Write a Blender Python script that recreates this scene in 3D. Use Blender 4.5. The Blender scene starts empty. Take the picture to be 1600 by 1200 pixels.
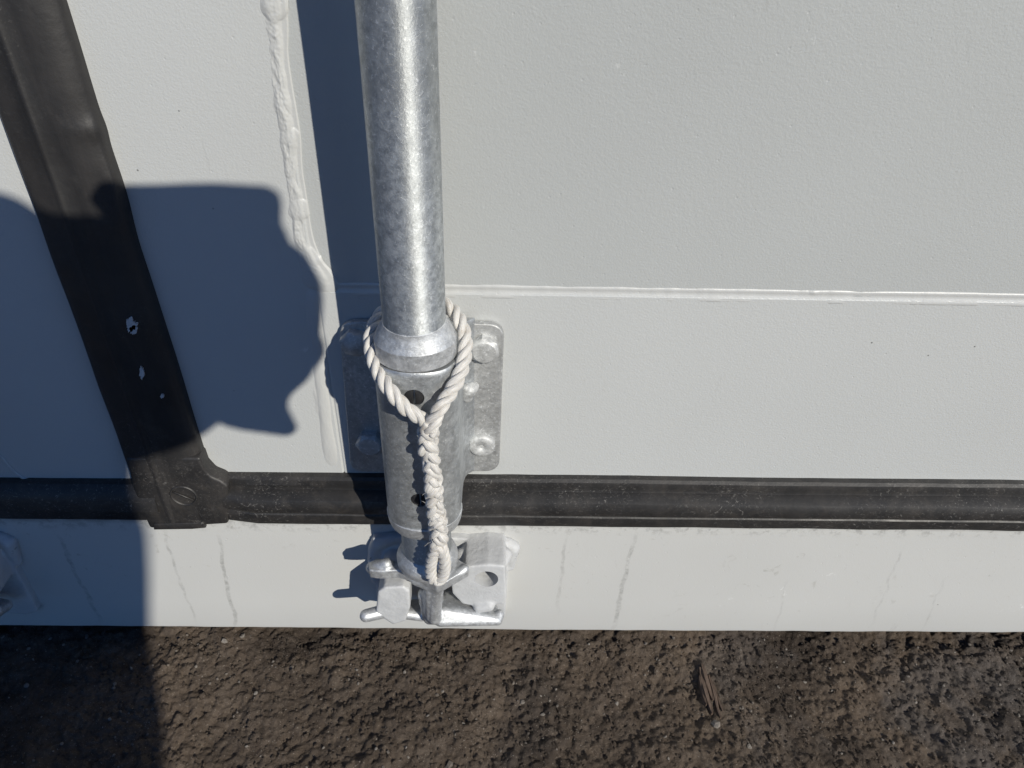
import bpy, bmesh, math, random
import numpy as np
from mathutils import Vector, Matrix, noise as mnoise

# ------------------------------------------------------------------ camera, sky, sun
scene = bpy.context.scene
COL = scene.collection
R = math.radians
rng = random.Random(7)
FPX, CX, CY = 1170.0, 800.0, 600.0
CAM = np.array([0.0, -0.40, 0.566])
PITCH, ROLL, YAW = R(36.5), R(1.6), R(1.4)
fw = np.array([math.sin(YAW)*math.cos(PITCH), math.cos(YAW)*math.cos(PITCH), -math.sin(PITCH)])
rt0 = np.cross(fw, [0, 0, 1]); rt0 /= np.linalg.norm(rt0)
up0 = np.cross(rt0, fw)
rt = math.cos(ROLL)*rt0 + math.sin(ROLL)*up0
up = -math.sin(ROLL)*rt0 + math.cos(ROLL)*up0
cd = bpy.data.cameras.new('camera')
cam = bpy.data.objects.new('camera', cd); COL.objects.link(cam)
cam.matrix_world = Matrix(((rt[0], up[0], -fw[0], CAM[0]), (rt[1], up[1], -fw[1], CAM[1]), (rt[2], up[2], -fw[2], CAM[2]), (0, 0, 0, 1)))
cd.sensor_fit = 'HORIZONTAL'; cd.sensor_width = 36.0; cd.lens = 36.0*FPX/1600.0
cd.clip_start = 0.005; cd.clip_end = 500
scene.camera = cam

SUN_AZ, SUN_EL = R(35.5), R(30)          # right of the door's normal, above the horizon
S = Vector((math.sin(SUN_AZ)*math.cos(SUN_EL), -math.cos(SUN_AZ)*math.cos(SUN_EL), math.sin(SUN_EL)))
world = bpy.data.worlds.new('World'); scene.world = world; world.use_nodes = True
wn = world.node_tree.nodes; wl = world.node_tree.links
sky = wn.new('ShaderNodeTexSky'); sky.sky_type = 'NISHITA'; sky.sun_disc = False
sky.sun_elevation = SUN_EL; sky.sun_rotation = math.atan2(S.x, S.y)
sky.altitude = 2500; sky.air_density = 1.0; sky.dust_density = 0.0; sky.ozone_density = 10.0
wl.new(sky.outputs[0], wn['Background'].inputs[0]); wn['Background'].inputs[1].default_value = 0.095
sl = bpy.data.lights.new('sun', 'SUN'); sl.energy = 5.0; sl.angle = R(0.53); sl.color = (1.0, 0.945, 0.835)
sun = bpy.data.objects.new('sun', sl); COL.objects.link(sun); sun.location = S*6
sun.rotation_euler = S.to_track_quat('Z', 'Y').to_euler()
scene.view_settings.view_transform = 'Standard'; scene.view_settings.look = 'None'
scene.view_settings.gamma = 1.0; scene.view_settings.exposure = 0.0
scene.render.engine = 'CYCLES'

# ------------------------------------------------------------------ helpers
def P(x, y, h):
    """photo pixel -> world point on the plane h metres proud of the door face"""
    d = fw*FPX + rt*(x-CX) - up*(y-CY)
    t = (-h - CAM[1])/d[1]
    return Vector(CAM + t*d)
def Pz(x, y, z):
    d = fw*FPX + rt*(x-CX) - up*(y-CY)
    t = (z - CAM[2])/d[2]
    return Vector(CAM + t*d)

def root(name, loc, label, cat, group=None):
    o = bpy.data.objects.new(name, None); COL.objects.link(o)
    o.location = loc; o.empty_display_size = 0.05
    o['label'] = label; o['category'] = cat
    if group: o['group'] = group
    return o
def world_loc(o):
    v = Vector(o.location)
    while o.parent is not None:
        o = o.parent; v += Vector(o.location)
    return v
def link(name, me, mat, parent=None, smooth=True):
    """mesh whose vertices are in world coordinates"""
    o = bpy.data.objects.new(name, me); COL.objects.link(o)
    if mat: me.materials.append(mat)
    if smooth:
        me.polygons.foreach_set('use_smooth', [True]*len(me.polygons))
    if parent is not None:
        o.parent = parent; o.location = -world_loc(parent)
    return o
def obj(name, bm, mat, parent=None, smooth=True):
    bmesh.ops.recalc_face_normals(bm, faces=bm.faces)
    me = bpy.data.meshes.new(name); bm.to_mesh(me); bm.free()
    return link(name, me, mat, parent, smooth)
def apply_mods(o):
    dg = bpy.context.evaluated_depsgraph_get()
    me = bpy.data.meshes.new_from_object(o.evaluated_get(dg))
    o.modifiers.clear(); old = o.data; o.data = me; me.name = old.name
    bpy.data.meshes.remove(old)
def cast(o, voxel, smooth_it=4, factor=0.5):
    """melt overlapping pieces of one forged or cast part into one surface"""
    m = o.modifiers.new('r', 'REMESH'); m.mode = 'VOXEL'; m.voxel_size = voxel; m.use_smooth_shade = True
    s = o.modifiers.new('s', 'SMOOTH'); s.iterations = smooth_it; s.factor = factor
    apply_mods(o)
    o.data.polygons.foreach_set('use_smooth', [True]*len(o.data.polygons))
def bevelled(o, w, seg=3, angle=35):
    b = o.modifiers.new('b', 'BEVEL'); b.width = w; b.segments = seg; b.limit_method = 'ANGLE'; b.angle_limit = R(angle)
    apply_mods(o)
    me = o.data
    me.polygons.foreach_set('use_smooth', [True]*len(me.polygons))
    me.set_sharp_from_angle(angle=R(50))

def add_box(bm, a, b):
    vs = [bm.verts.new((x, y, z)) for x in (a[0], b[0]) for y in (a[1], b[1]) for z in (a[2], b[2])]
    for f in ((0, 1, 3, 2), (4, 6, 7, 5), (0, 4, 5, 1), (2, 3, 7, 6), (0, 2, 6, 4), (1, 5, 7, 3)):
        bm.faces.new([vs[i] for i in f])
def add_prism(bm, pts, off):
    """closed outline (world points) extruded by the vector off"""
    off = Vector(off)
    a = [bm.verts.new(p) for p in pts]; b = [bm.verts.new(Vector(p)+off) for p in pts]
    n = len(pts)
    bm.faces.new(a); bm.faces.new(list(reversed(b)))
    for i in range(n):
        bm.faces.new((a[i], b[i], b[(i+1) % n], a[(i+1) % n]))
def add_hull(bm, balls):
    """convex hull of small spheres: [(point, radius), ...] -> tapered limb"""
    t = bmesh.new()
    for p, r in balls:
        bmesh.ops.create_icosphere(t, subdivisions=2, radius=r, matrix=Matrix.Translation(p))
    res = bmesh.ops.convex_hull(t, input=t.verts)
    junk = [g for g in res['geom_interior'] if isinstance(g, bmesh.types.BMVert)]
    bmesh.ops.delete(t, geom=junk, context='VERTS')
    me = bpy.data.meshes.new('t'); t.to_mesh(me); t.free(); bm.from_mesh(me); bpy.data.meshes.remove(me)
def add_limb(bm, chain):
    for (p, r), (q, s) in zip(chain, chain[1:]):
        add_hull(bm, [(Vector(p), r), (Vector(q), s)])
def rounded(pts, r, n=6):
    """round the corners of a closed polygon of 2D points"""
    out = []
    m = len(pts)
    for i in range(m):
        a, b, c = Vector(pts[i-1]), Vector(pts[i]), Vector(pts[(i+1) % m])
        u = (a-b).normalized(); v = (c-b).normalized()
        k = min(r, (a-b).length*.45, (c-b).length*.45)
        p, q = b+u*k, b+v*k
        for j in range(n+1):
            t = j/n
            out.append((1-t)**2*p + 2*t*(1-t)*b + t*t*q)
    return out
def sweep(bm, rows, closed_rows=False):
    """grid of vertex rows"""
    grid = [[bm.verts.new(p) for p in r] for r in rows]
    for a, b in zip(grid, grid[1:]):
        n = len(a)
        for i in range(n if closed_rows else n-1):
            bm.faces.new((a[i], a[(i+1) % n], b[(i+1) % n], b[i]))
    return grid
def catmull(pts, n):
    pts = [Vector(p) for p in pts]
    out = []
    for i in range(len(pts)-1):
        p0 = pts[max(i-1, 0)]; p1 = pts[i]; p2 = pts[i+1]; p3 = pts[min(i+2, len(pts)-1)]
        for k in range(n):
            t = k/n
            out.append(.5*((2*p1)+(p2-p0)*t+(2*p0-5*p1+4*p2-p3)*t*t+(-p0+3*p1-3*p2+p3)*t**3))
    out.append(pts[-1])
    return out
def resample(pts, step):
    out = [pts[0].copy()]; acc = 0
    for a, b in zip(pts, pts[1:]):
        L = (b-a).length; d = step-acc
        while d <= L:
            out.append(a+(b-a)*(d/L)); d += step
        acc = (acc+L) % step
    return out
def tube(bm, path, rad, seg=10, caps=True, uv=True, vper=1.0):
    """tube with u around and v = length in metres; rad a number or function of 0..1"""
    uvl = bm.loops.layers.uv.verify()
    n = len(path)
    T = [(path[min(i+1, n-1)]-path[max(i-1, 0)]).normalized() for i in range(n)]
    N = T[0].orthogonal().normalized()
    rings = []; L = 0; Ls = []
    for i in range(n):
        N = (N - T[i]*N.dot(T[i])).normalized(); B = T[i].cross(N)
        r = rad(i/(n-1)) if callable(rad) else rad
        rings.append([bm.verts.new(path[i]+(N*math.cos(a)+B*math.sin(a))*r) for a in [2*math.pi*k/seg for k in range(seg)]])
        if i: L += (path[i]-path[i-1]).length
        Ls.append(L)
    for i in range(n-1):
        for k in range(seg):
            k2 = (k+1) % seg
            f = bm.faces.new((rings[i][k], rings[i][k2], rings[i+1][k2], rings[i+1][k]))
            for lp, (u, v) in zip(f.loops, ((k/seg, Ls[i]), ((k+1)/seg, Ls[i]), ((k+1)/seg, Ls[i+1]), (k/seg, Ls[i+1]))):
                lp[uvl].uv = (u, v)
    if caps:
        bm.faces.new(list(reversed(rings[0]))); bm.faces.new(rings[-1])

# ------------------------------------------------------------------ materials
class M:
    def __init__(s, name):
        s.m = bpy.data.materials.new(name); s.m.use_nodes = True
        s.t = s.m.node_tree; s.n = s.t.nodes; s.b = s.n['Principled BSDF']
        s.co = s.n.new('ShaderNodeTexCoord').outputs['Object']
    def L(s, a, b): s.t.links.new(a, b)
    def put(s, sock, v):
        if hasattr(v, 'is_output') or isinstance(v, bpy.types.NodeSocket): s.L(v, sock)
        elif isinstance(v, (tuple, list)) and len(v) == 3 and sock.type == 'RGBA': sock.default_value = (*v, 1)
        else: sock.default_value = v
    def noise(s, scale, detail=4, rough=.55, dist=0, vec=None):
        n = s.n.new('ShaderNodeTexNoise'); n.inputs['Scale'].default_value = scale; n.inputs['Detail'].default_value = detail
        n.inputs['Roughness'].default_value = rough; n.inputs['Distortion'].default_value = dist
        s.L(vec or s.co, n.inputs['Vector']); return n.outputs['Fac']
    def voro(s, scale, out='Distance', vec=None, rand=1.0):
        n = s.n.new('ShaderNodeTexVoronoi'); n.inputs['Scale'].default_value = scale; n.inputs['Randomness'].default_value = rand
        s.L(vec or s.co, n.inputs['Vector']); return n.outputs[out]
    def map(s, v, a, b, c=0.0, d=1.0, smooth=False):
        n = s.n.new('ShaderNodeMapRange'); n.inputs[1].default_value = a; n.inputs[2].default_value = b
        n.inputs[3].default_value = c; n.inputs[4].default_value = d
        if smooth: n.interpolation_type = 'SMOOTHSTEP'
        s.L(v, n.inputs[0]); return n.outputs[0]
    def math(s, op, a, b=0.0, c=0.0):
        n = s.n.new('ShaderNodeMath'); n.operation = op
        s.put(n.inputs[0], a); s.put(n.inputs[1], b); s.put(n.inputs[2], c); return n.outputs[0]
    def mix(s, f, a, b, mode='MIX'):
        n = s.n.new('ShaderNodeMix'); n.data_type = 'RGBA'; n.blend_type = mode
        s.put(n.inputs[0], f); s.put(n.inputs[6], a); s.put(n.inputs[7], b); return n.outputs[2]
    def xyz(s, vec=None):
        n = s.n.new('ShaderNodeSeparateXYZ'); s.L(vec or s.co, n.inputs[0]); return n.outputs
    def scaled(s, sx, sy, sz):
        n = s.n.new('ShaderNodeMapping'); n.inputs['Scale'].default_value = (sx, sy, sz); s.L(s.co, n.inputs['Vector']); return n.outputs[0]
    def bump(s, height, dist, strength=1.0, prev=None):
        n = s.n.new('ShaderNodeBump'); n.inputs['Distance'].default_value = dist; n.inputs['Strength'].default_value = strength
        s.L(height, n.inputs['Height'])
        if prev: s.L(prev, n.inputs['Normal'])
        s.L(n.outputs[0], s.b.inputs['Normal']); return n.outputs[0]
    def set(s, **k):
        for a, v in k.items():
            s.put(s.b.inputs[{'color': 'Base Color', 'rough': 'Roughness', 'metal': 'Metallic', 'spec': 'Specular IOR Level', 'sheen': 'Sheen Weight'}[a]], v)
        return s

def paint(name, col, peel=1.0, dirt=1.0, streaks=(), zedge=None, gloss=0.0):
    m = M(name)
    big = m.map(m.noise(3.2, 3), .3, .7, 0, 1)
    c = m.mix(big, tuple(v*.96 for v in col), tuple(v*1.04 for v in col))
    # tiny black pits and specks
    sp = m.math('MULTIPLY', m.map(m.voro(48), .020, .034, 1, 0), m.map(m.noise(9, 2), .50, .62))
    c = m.mix(m.math('MULTIPLY', sp, .75*dirt), c, (.03, .03, .03))
    # rubbed dull scuffs
    sc = m.map(m.noise(26, 6, .7, .8), .66, .74)
    sc = m.math('MULTIPLY', sc, m.map(m.noise(5, 2), .52, .62))
    c = m.mix(m.math('MULTIPLY', sc, .30*dirt), c, (.20, .19, .17))
    rub = m.math('MULTIPLY', m.map(m.noise(1, 5, .7, .6, m.scaled(90, 90, 14)), .64, .72), m.map(m.noise(4.3, 2), .50, .60))
    c = m.mix(m.math('MULTIPLY', rub, .22*dirt), c, (.22, .21, .19))
    wh = m.math('MULTIPLY', m.map(m.noise(60, 4, .7), .66, .72), m.map(m.noise(7, 2), .54, .64))
    c = m.mix(m.math('MULTIPLY', wh, .7), c, (.72, .73, .72))
    x, y, z = m.xyz()
    for i, (x0, x1, z0, z1, w, a) in enumerate(streaks):
        # dried water runs: thin wandering lines from (x0,z0) down to (x1,z1)
        wob = m.math('MULTIPLY', m.math('SUBTRACT', m.noise(34+3*i, 3), .5), .010)
        slope = (x1-x0)/(z1-z0)
        line = m.math('ADD', m.math('MULTIPLY', m.math('SUBTRACT', z, z0), slope), x0)
        d = m.math('ABSOLUTE', m.math('ADD', m.math('SUBTRACT', x, line), wob))
        k = m.map(d, w*.35, w, 1, 0, True)
        k = m.math('MULTIPLY', k, m.math('MULTIPLY', m.map(z, z0+.004, z0-.02), m.map(z, z1-.004, z1+.02)))
        k = m.math('MULTIPLY', k, m.map(m.noise(120, 5, .75), .36, .62, .0, 1))
        c = m.mix(m.math('MULTIPLY', k, min(.8, a*1.5)), c, (.16, .16, .15))
    if zedge is not None:
        # grime rubbed off the rubber along the seal's lower edge
        k = m.math('MULTIPLY', m.map(z, zedge-.014, zedge), m.map(m.noise(120, 5, .75), .50, .60))
        sm = m.math('MULTIPLY', m.map(m.noise(90, 5, .75, 1.0), .62, .68), m.math('MULTIPLY', m.map(z, .03, .12, .3, 1), m.map(m.noise(8, 2), .45, .6)))
        c = m.mix(m.math('MULTIPLY', sm, .45), c, (.20, .19, .15))
        k2 = m.math('MULTIPLY', m.map(z, zedge-.0055, zedge-.001), m.map(m.noise(45, 4, .7), .38, .52))
        c = m.mix(m.math('MULTIPLY', m.math('MAXIMUM', k, k2), .55), c, (.09, .085, .08))
    m.set(color=c, rough=m.map(m.noise(14, 3), .3, .7, .35+gloss, .44+gloss), spec=.5)
    h = m.math('ADD', m.noise(760, 3, .55), m.math('MULTIPLY', m.noise(260, 2, .5), .6))
    b = m.bump(h, .00018*peel, 1.0)
    pits = m.math('MULTIPLY', m.map(m.voro(120), .03, .10, 0, 1), 1)
    m.bump(pits, .00018, .6, b)
    return m.m

PAINT = (.445, .458, .457)
m_paint = paint('grey_container_paint', PAINT)
m_panel = paint('grey_panel_paint', (.392, .407, .406), gloss=-.05)
m_bead = paint('painted_sealant', (.455, .463, .458), peel=.55, dirt=.7)
q = lambda x0, y0, x1, y1, w, a: (P(x0, y0, .008).x, P(x1, y1, .008).x, P(x0, y0, .008).z, P(x1, y1, .008).z, w, a)
m_sill = paint('grey_sill_paint', (.49, .495, .485), peel=.45, streaks=(
    q(993, 832, 958, 985,   .0024, .34), q(884, 838, 871, 958, .0020, .22), q(340, 832, 371, 985, .0022, .36), q(255, 828, 306, 975, .0016, .26),
    q(1415, 845, 1360, 980, .0014, .14), q(1232, 905, 1212, 985, .0013, .13), q(1480, 900, 1440, 985, .0013, .12), q(85, 828, 160, 975, .0022, .35)), zedge=.1455)

def galvanised(name, tint=(.62, .64, .66), rough=(.40, .52), dull=.25, aniso=0.0):
    m = M(name)
    n1 = m.noise(26, 5, .6, .4); n2 = m.noise(210, 5, .75, .3); v = m.voro(420, 'Color')
    vs = m.n.new('ShaderNodeSeparateColor'); m.L(v, vs.inputs[0])
    c = m.mix(m.map(n1, .34, .66), tuple(t*.66 for t in tint), tint)
    c = m.mix(m.map(n2, .38, .60, .85, 0), c, tuple(t*.62 for t in tint))
    c = m.mix(m.map(m.noise(520, 4, .75), .57, .70, 0, .7), c, (.86, .88, .89))
    # fine drag marks and pale oxide bloom
    c = m.mix(m.map(m.noise(1, 3, .6, 1.2, m.scaled(420, 420, 1500)), .62, .72, 0, .45), c, tuple(t*.5 for t in tint))
    white = m.math('MULTIPLY', m.map(m.noise(34, 7, .78, .9), .60, .70), .5)
    c = m.mix(white, c, (.74, .76, .77))
    r = m.math('ADD', m.map(n2, .3, .7, rough[1], rough[0]), m.math('MULTIPLY', vs.outputs[0], .10))
    m.set(color=c, rough=r, metal=m.map(n2, .35, .65, 1-dull*.5, 1-dull))
    if aniso:
        tg = m.n.new('ShaderNodeTangent'); tg.direction_type = 'RADIAL'; tg.axis = 'Z'
        m.L(tg.outputs[0], m.b.inputs['Tangent'])
        m.b.inputs['Anisotropic'].default_value = aniso; m.b.inputs['Anisotropic Rotation'].default_value = .25
    h = m.math('ADD', m.noise(520, 5, .7), m.math('MULTIPLY', vs.outputs[1], .25))
    m.bump(h, .00022, .8)
    return m.m
m_galv = galvanised('galvanised_pipe', (.57, .60, .615), rough=(.44, .58), dull=.32, aniso=.80)
m_sleeve = galvanised('galvanised_sleeve', (.58, .605, .62), rough=(.38, .52), dull=.3)
m_galv_plate = galvanised('galvanised_plate', (.56, .57, .57), (.42, .60), .5)
m_galv_cast = galvanised('galvanised_casting', (.66, .68, .70), (.40, .54), .45)
m_bolt = galvanised('zinc_bolt', (.60, .61, .61), (.48, .62), .75)
def keeper_mat():
    m = M('keeper_paint')
    c = m.mix(m.map(m.noise(30, 5, .65), .35, .65), (.40, .41, .42), (.50, .51, .52))
    c = m.mix(m.math('MULTIPLY', m.map(m.noise(85, 5, .7), .64, .68), m.map(m.noise(20, 2), .5, .6)), c, (.05, .05, .055))
    m.set(color=c, rough=.55, spec=.4)
    h = m.math('ADD', m.noise(300, 4, .6), m.math('MULTIPLY', m.noise(90, 3), 1.4))
    m.bump(h, .0006, .8); return m.m
m_keeper = keeper_mat()
def rubber_mat():
    m = M('seal_rubber')
    c = m.mix(m.map(m.noise(22, 5, .65), .3, .7), (.012, .012, .013), (.022, .021, .021))
    x, y, z = m.xyz()
    low = m.map(z, .30, .17, .25, 1)
    dust = m.math('MULTIPLY', m.map(m.noise(46, 7, .75, .9), .48, .70), low)
    c = m.mix(m.math('MULTIPLY', dust, .40), c, (.066, .058, .051))
    patch = m.math('MULTIPLY', m.map(m.noise(19, 6, .7, .5), .60, .68), m.map(m.noise(300, 5, .8), .42, .60))
    c = m.mix(m.math('MULTIPLY', m.math('MULTIPLY', patch, low), .35), c, (.15, .14, .13))
    scr = m.math('MULTIPLY', m.map(m.noise(210, 6, .8, 2.6), .575, .625), m.math('MULTIPLY', m.map(m.noise(12, 3), .42, .58), low))
    c = m.mix(m.math('MULTIPLY', scr, .6), c, (.24, .23, .215))
    run = m.map(m.noise(1, 4, .6, .3, m.scaled(70, 70, 9)), .48, .70)
    c = m.mix(m.math('MULTIPLY', run, .30), c, (.050, .045, .042))
    m.set(color=c, rough=m.map(m.noise(60, 4), .3, .7, .46, .62), spec=.5)
    h = m.math('ADD', m.noise(260, 4, .6), m.math('MULTIPLY', m.noise(40, 3), .8))
    m.bump(h, .0003, .6); return m.m
m_rubber = rubber_mat()
def plain(name, col, rough=.6, metal=0.0, var=.2, sc=60, bump=.0003):
    m = M(name)
    m.set(color=m.mix(m.noise(sc, 4), tuple(v*(1-var) for v in col), tuple(v*(1+var) for v in col)), rough=rough, metal=metal)
    m.bump(m.noise(sc*4, 4), bump); return m.m
m_black = plain('black_plastic', (.022, .022, .024), .32)
m_chip = plain('white_paint_chip', (.42, .43, .44), .7)
m_under = plain('dark_underside', (.05, .045, .04), .8)
def rope_mat():
    m = M('white_rope')
    uv = m.n.new('ShaderNodeTexCoord').outputs['UV']
    mp = m.n.new('ShaderNodeMapping'); mp.inputs['Scale'].default_value = (26, 120, 1); m.L(uv, mp.inputs['Vector'])
    fib = m.noise(1.0, 4, .7, .8, mp.outputs[0])
    c = m.mix(m.map(fib, .3, .7), (.40, .385, .36), (.68, .665, .64))
    c = m.mix(m.map(m.noise(90, 5, .7), .54, .70, 0, .6), c, (.32, .27, .21))
    m.set(color=c, rough=.42, spec=.5, sheen=.25)
    m.b.inputs['Subsurface Weight'].default_value = .15
    m.b.inputs['Subsurface Radius'].default_value = (.002, .0016, .0012)
    m.bump(fib, .0005, .8); return m.m
m_rope = rope_mat()
def dirt_mat(name='brown_dirt', grains=False):
    m = M(name)
    n1 = m.noise(9, 6, .65, .4); n2 = m.noise(70, 6, .7); n3 = m.noise(420, 4, .7)
    c = m.mix(m.map(n1, .34, .66), (.058, .044, .034), (.120, .091, .068))
    c = m.mix(m.map(n2, .44, .68, 0, .6), c, (.150, .120, .095))
    c = m.mix(m.map(m.noise(6, 5, .7, .6), .50, .62, 0, .75), c, (.040, .031, .025))
    c = m.mix(m.map(n3, .58, .72, 0, .6), c, (.23, .19, .15))
    # damp greyish patches and grey ash crust
    x, y, z = m.xyz()
    g = m.math('MULTIPLY', m.map(m.noise(7.5, 5, .7, .5), .52, .62), m.map(x, .12, .32, .25, 1))
    c = m.mix(m.math('MULTIPLY', g, .65), c, (.100, .090, .085))
    gr = m.math('MULTIPLY', m.map(m.noise(900, 2), .66, .70), .5)
    c = m.mix(gr, c, (.42, .38, .33))
    if grains:
        rnd = m.n.new('ShaderNodeNewGeometry').outputs['Random Per Island']
        c = m.mix(m.map(rnd, 0, .9, .65, 0), c, (.052, .040, .031)); c = m.mix(m.map(rnd, .90, .98, 0, .8), c, (.30, .275, .245))
    m.set(color=c, rough=m.map(n1, .3, .7, .80, .97), spec=.22)
    b = m.bump(m.noise(420, 6, .75), .0018, 1.0)
    m.bump(m.noise(1100, 3, .7), .0012, 1.0, b)
    return m.m
m_dirt = dirt_mat(); m_crumb = dirt_mat('soil_grains', True)
def wood_mat():
    m = M('weathered_wood')
    f = m.noise(1, 4, .6, .4, m.scaled(700, 60, 300))
    m.set(color=m.mix(m.map(f, .3, .7), (.050, .032, .023), (.140, .098, .072)), rough=.8)
    m.bump(f, .001); return m.m
m_wood = wood_mat()

# ------------------------------------------------------------------ ground
def vnoise(x, y, seed):
    r = np.random.RandomState(seed); T = r.rand(256, 256).astype(np.float32)
    xi = np.floor(x).astype(int); yi = np.floor(y).astype(int); fx = x-xi; fy = y-yi
    fx = fx*fx*(3-2*fx); fy = fy*fy*(3-2*fy)
    g = lambda a, b: T[a % 256, b % 256]
    return (g(xi, yi)*(1-fx)+g(xi+1, yi)*fx)*(1-fy)+(g(xi, yi+1)*(1-fx)+g(xi+1, yi+1)*fx)*fy
def fbm(x, y, f0, octs, seed, gain=.5):
    s = 0; a = 1.0; t = 0; c, sn = math.cos(.6), math.sin(.6)
    for o in range(octs):
        xr = (x*c-y*sn); yr = (x*sn+y*c); x, y = xr, yr
        s = s+a*(vnoise(x*f0*2**o+17.3*o, y*f0*2**o+5.1*o, seed+o)-.5); t += a; a *= gain
    return s/t
def axis(lo, hi, step, far):
    a = list(np.arange(lo, hi, step)); s = step; v = a[0]; left = []
    while v > -far: s *= 1.35; v -= s; left.append(v)
    s = step; v = a[-1]; right = []
    while v < far: s *= 1.35; v += s; right.append(v)
    return np.array(left[::-1]+a+right)
def clods(X, Y, cell, seed, fill):
    """rounded crumbs of soil of about one cell across"""
    r = np.random.RandomState(seed); A = r.rand(4, 256, 256)
    gx_ = X/cell; gy_ = Y/cell; xi = np.floor(gx_).astype(int); yi = np.floor(gy_).astype(int)
    best = np.zeros_like(X)
    for dx in (-1, 0, 1):
        for dy in (-1, 0, 1):
            a, b = (xi+dx) % 256, (yi+dy) % 256
            ox, oy, sz, on = A[0, a, b], A[1, a, b], .30+.50*A[2, a, b], A[3, a, b] < fill
            d2 = (gx_-(xi+dx+ox))**2+(gy_-(yi+dy+oy))**2
            best = np.maximum(best, np.where(on, sz*np.sqrt(np.clip(1-d2/(sz*sz), 0, 1)), 0))
    return best*cell
def ground_h(X, Y):
    h = .020*fbm(X, Y, 8, 3, 3) + .012*fbm(X, Y, 30, 4, 11, .55)
    wx = X+.004*fbm(X, Y, 120, 2, 61); wy = Y+.004*fbm(X, Y, 120, 2, 67)
    dens = np.clip(.55+2.2*fbm(X, Y, 14, 2, 41), 0, 1)
    h = h + .42*dens*clods(wx, wy, .0085, 5, .35) + .30*clods(wx, wy, .0048, 6, .55) + .34*clods(X, Y, .0030, 7, .8)
    h = h + .0030*fbm(X, Y, 230, 2, 77)
    d = np.sqrt(X*X+Y*Y)
    out = np.maximum(np.maximum(-.58-X, X-.64), np.maximum(-.24-Y, Y-.03))
    h = .002+(h-.002)*np.clip(1-out/.08, 0, 1)+.012*fbm(X, Y, 1.1, 3, 91)*np.clip(d-.5, 0, 3)
    return np.minimum(h-.0035, .0085)
gx = axis(-.60, .66, .00115, 90.0); gy = axis(-.26, .012, .00115, 90.0)
GX, GY = np.meshgrid(gx, gy)
GZ = ground_h(GX, GY)
nx, ny = len(gx), len(gy)
co = np.stack([GX, GY, GZ], -1).reshape(-1, 3)
ii = (np.arange(ny-1)[:, None]*nx+np.arange(nx-1)[None, :]).reshape(-1)
fc = np.stack([ii, ii+1, ii+1+nx, ii+nx], -1)
me = bpy.data.meshes.new('ground')
me.vertices.add(len(co)); me.vertices.foreach_set('co', co.astype(np.float32).ravel())
me.loops.add(fc.size); me.loops.foreach_set('vertex_index', fc.astype(np.int32).ravel())
me.polygons.add(len(fc)); me.polygons.foreach_set('loop_start', np.arange(0, fc.size, 4, dtype=np.int32))
me.update(calc_edges=True)
ground = link('ground', me, m_dirt); ground['kind'] = 'structure'

def gh(x, y): return float(ground_h(np.array([x]), np.array([y]))[0])
# loose crumbs of soil and grit, uncountable
bm = bmesh.new()
tmpl = []
for k in range(8):
    t = bmesh.new(); bmesh.ops.create_icosphere(t, subdivisions=1, radius=1)
    for v in t.verts: v.co *= .65+.6*rng.random()
    tmpl.append(([v.co.copy() for v in t.verts], [[v.index for v in f.verts] for f in t.faces])); t.free()
N = 17000
px = np.array([rng.uniform(-.6, .66) for _ in range(N)]); py = np.array([-.005-.27*rng.random()**1.2 for _ in range(N)])
pz = ground_h(px, py)
V = []; F = []
for i in range(N):
    s = .0005+.0013*rng.random()**2.2 if i > 520 else rng.uniform(.0014, .0036)
    rot = Matrix.Rotation(rng.uniform(0, 6.3), 3, (rng.random(), rng.random(), rng.random()+.1)) @ Matrix.Diagonal((s*rng.uniform(.7, 1.4), s, s*.75))
    vs, fs = tmpl[i % 8]; b0 = len(V)
    V += [rot @ v + Vector((px[i], py[i], pz[i]+s*.25)) for v in vs]; F += [[b0+a for a in f] for f in fs]
me = bpy.data.meshes.new('dirt_crumbs'); me.from_pydata(V, [], F)
cr = link('dirt_crumbs', me, m_crumb, smooth=False)
cr['kind'] = 'stuff'; cr['label'] = 'loose crumbs of brown soil and grit on the ground'; cr['category'] = 'soil'
bm.free()

# splinter of wood pressed into the dirt
a = Pz(1100, 1038, .004); b = Pz(1122, 1110, .004)
wc = root('wood_splinter', (a+b)/2, 'brown weathered splinter of wood pressed into the dirt below the sill', 'wood splinter')
d = (b-a).normalized(); sd = Vector((-d.y, d.x, 0)).normalized()
for k, (o0, w, t0, t1, lift) in enumerate(((-.0060, .0014, .20, .80, -.0006), (-.0034, .0020, .02, .97, 0), (-.0002, .0022, -.06, .72, .0005), (.0026, .0016, .18, 1.08, 0), (.0052, .0012, .40, .95, -.0006))):
    bm = bmesh.new(); rows = []
    n = 9
    for i in range(n):
        t = t0+(t1-t0)*i/(n-1); c = a+(b-a)*t+sd*(o0+.0004*math.sin(5*t+2*k)); c.z = gh(a.x, a.y)*(1-t)+gh(b.x, b.y)*t+.0012+.0008*math.sin(9*t+3*k)+lift
        ww = w*(1-.6*abs(2*i/(n-1)-1)**3)
        rows.append([c-sd*ww+Vector((0, 0, -.003)), c-sd*ww*.7+Vector((0, 0, .0012)), c+sd*ww*.6+Vector((0, 0, .0016)), c+sd*ww+Vector((0, 0, -.003))])
    g = sweep(bm, rows, True); bm.faces.new(list(reversed(g[0]))); bm.faces.new(g[-1])
    obj('splinter', bm, m_wood, wc, False)

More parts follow.
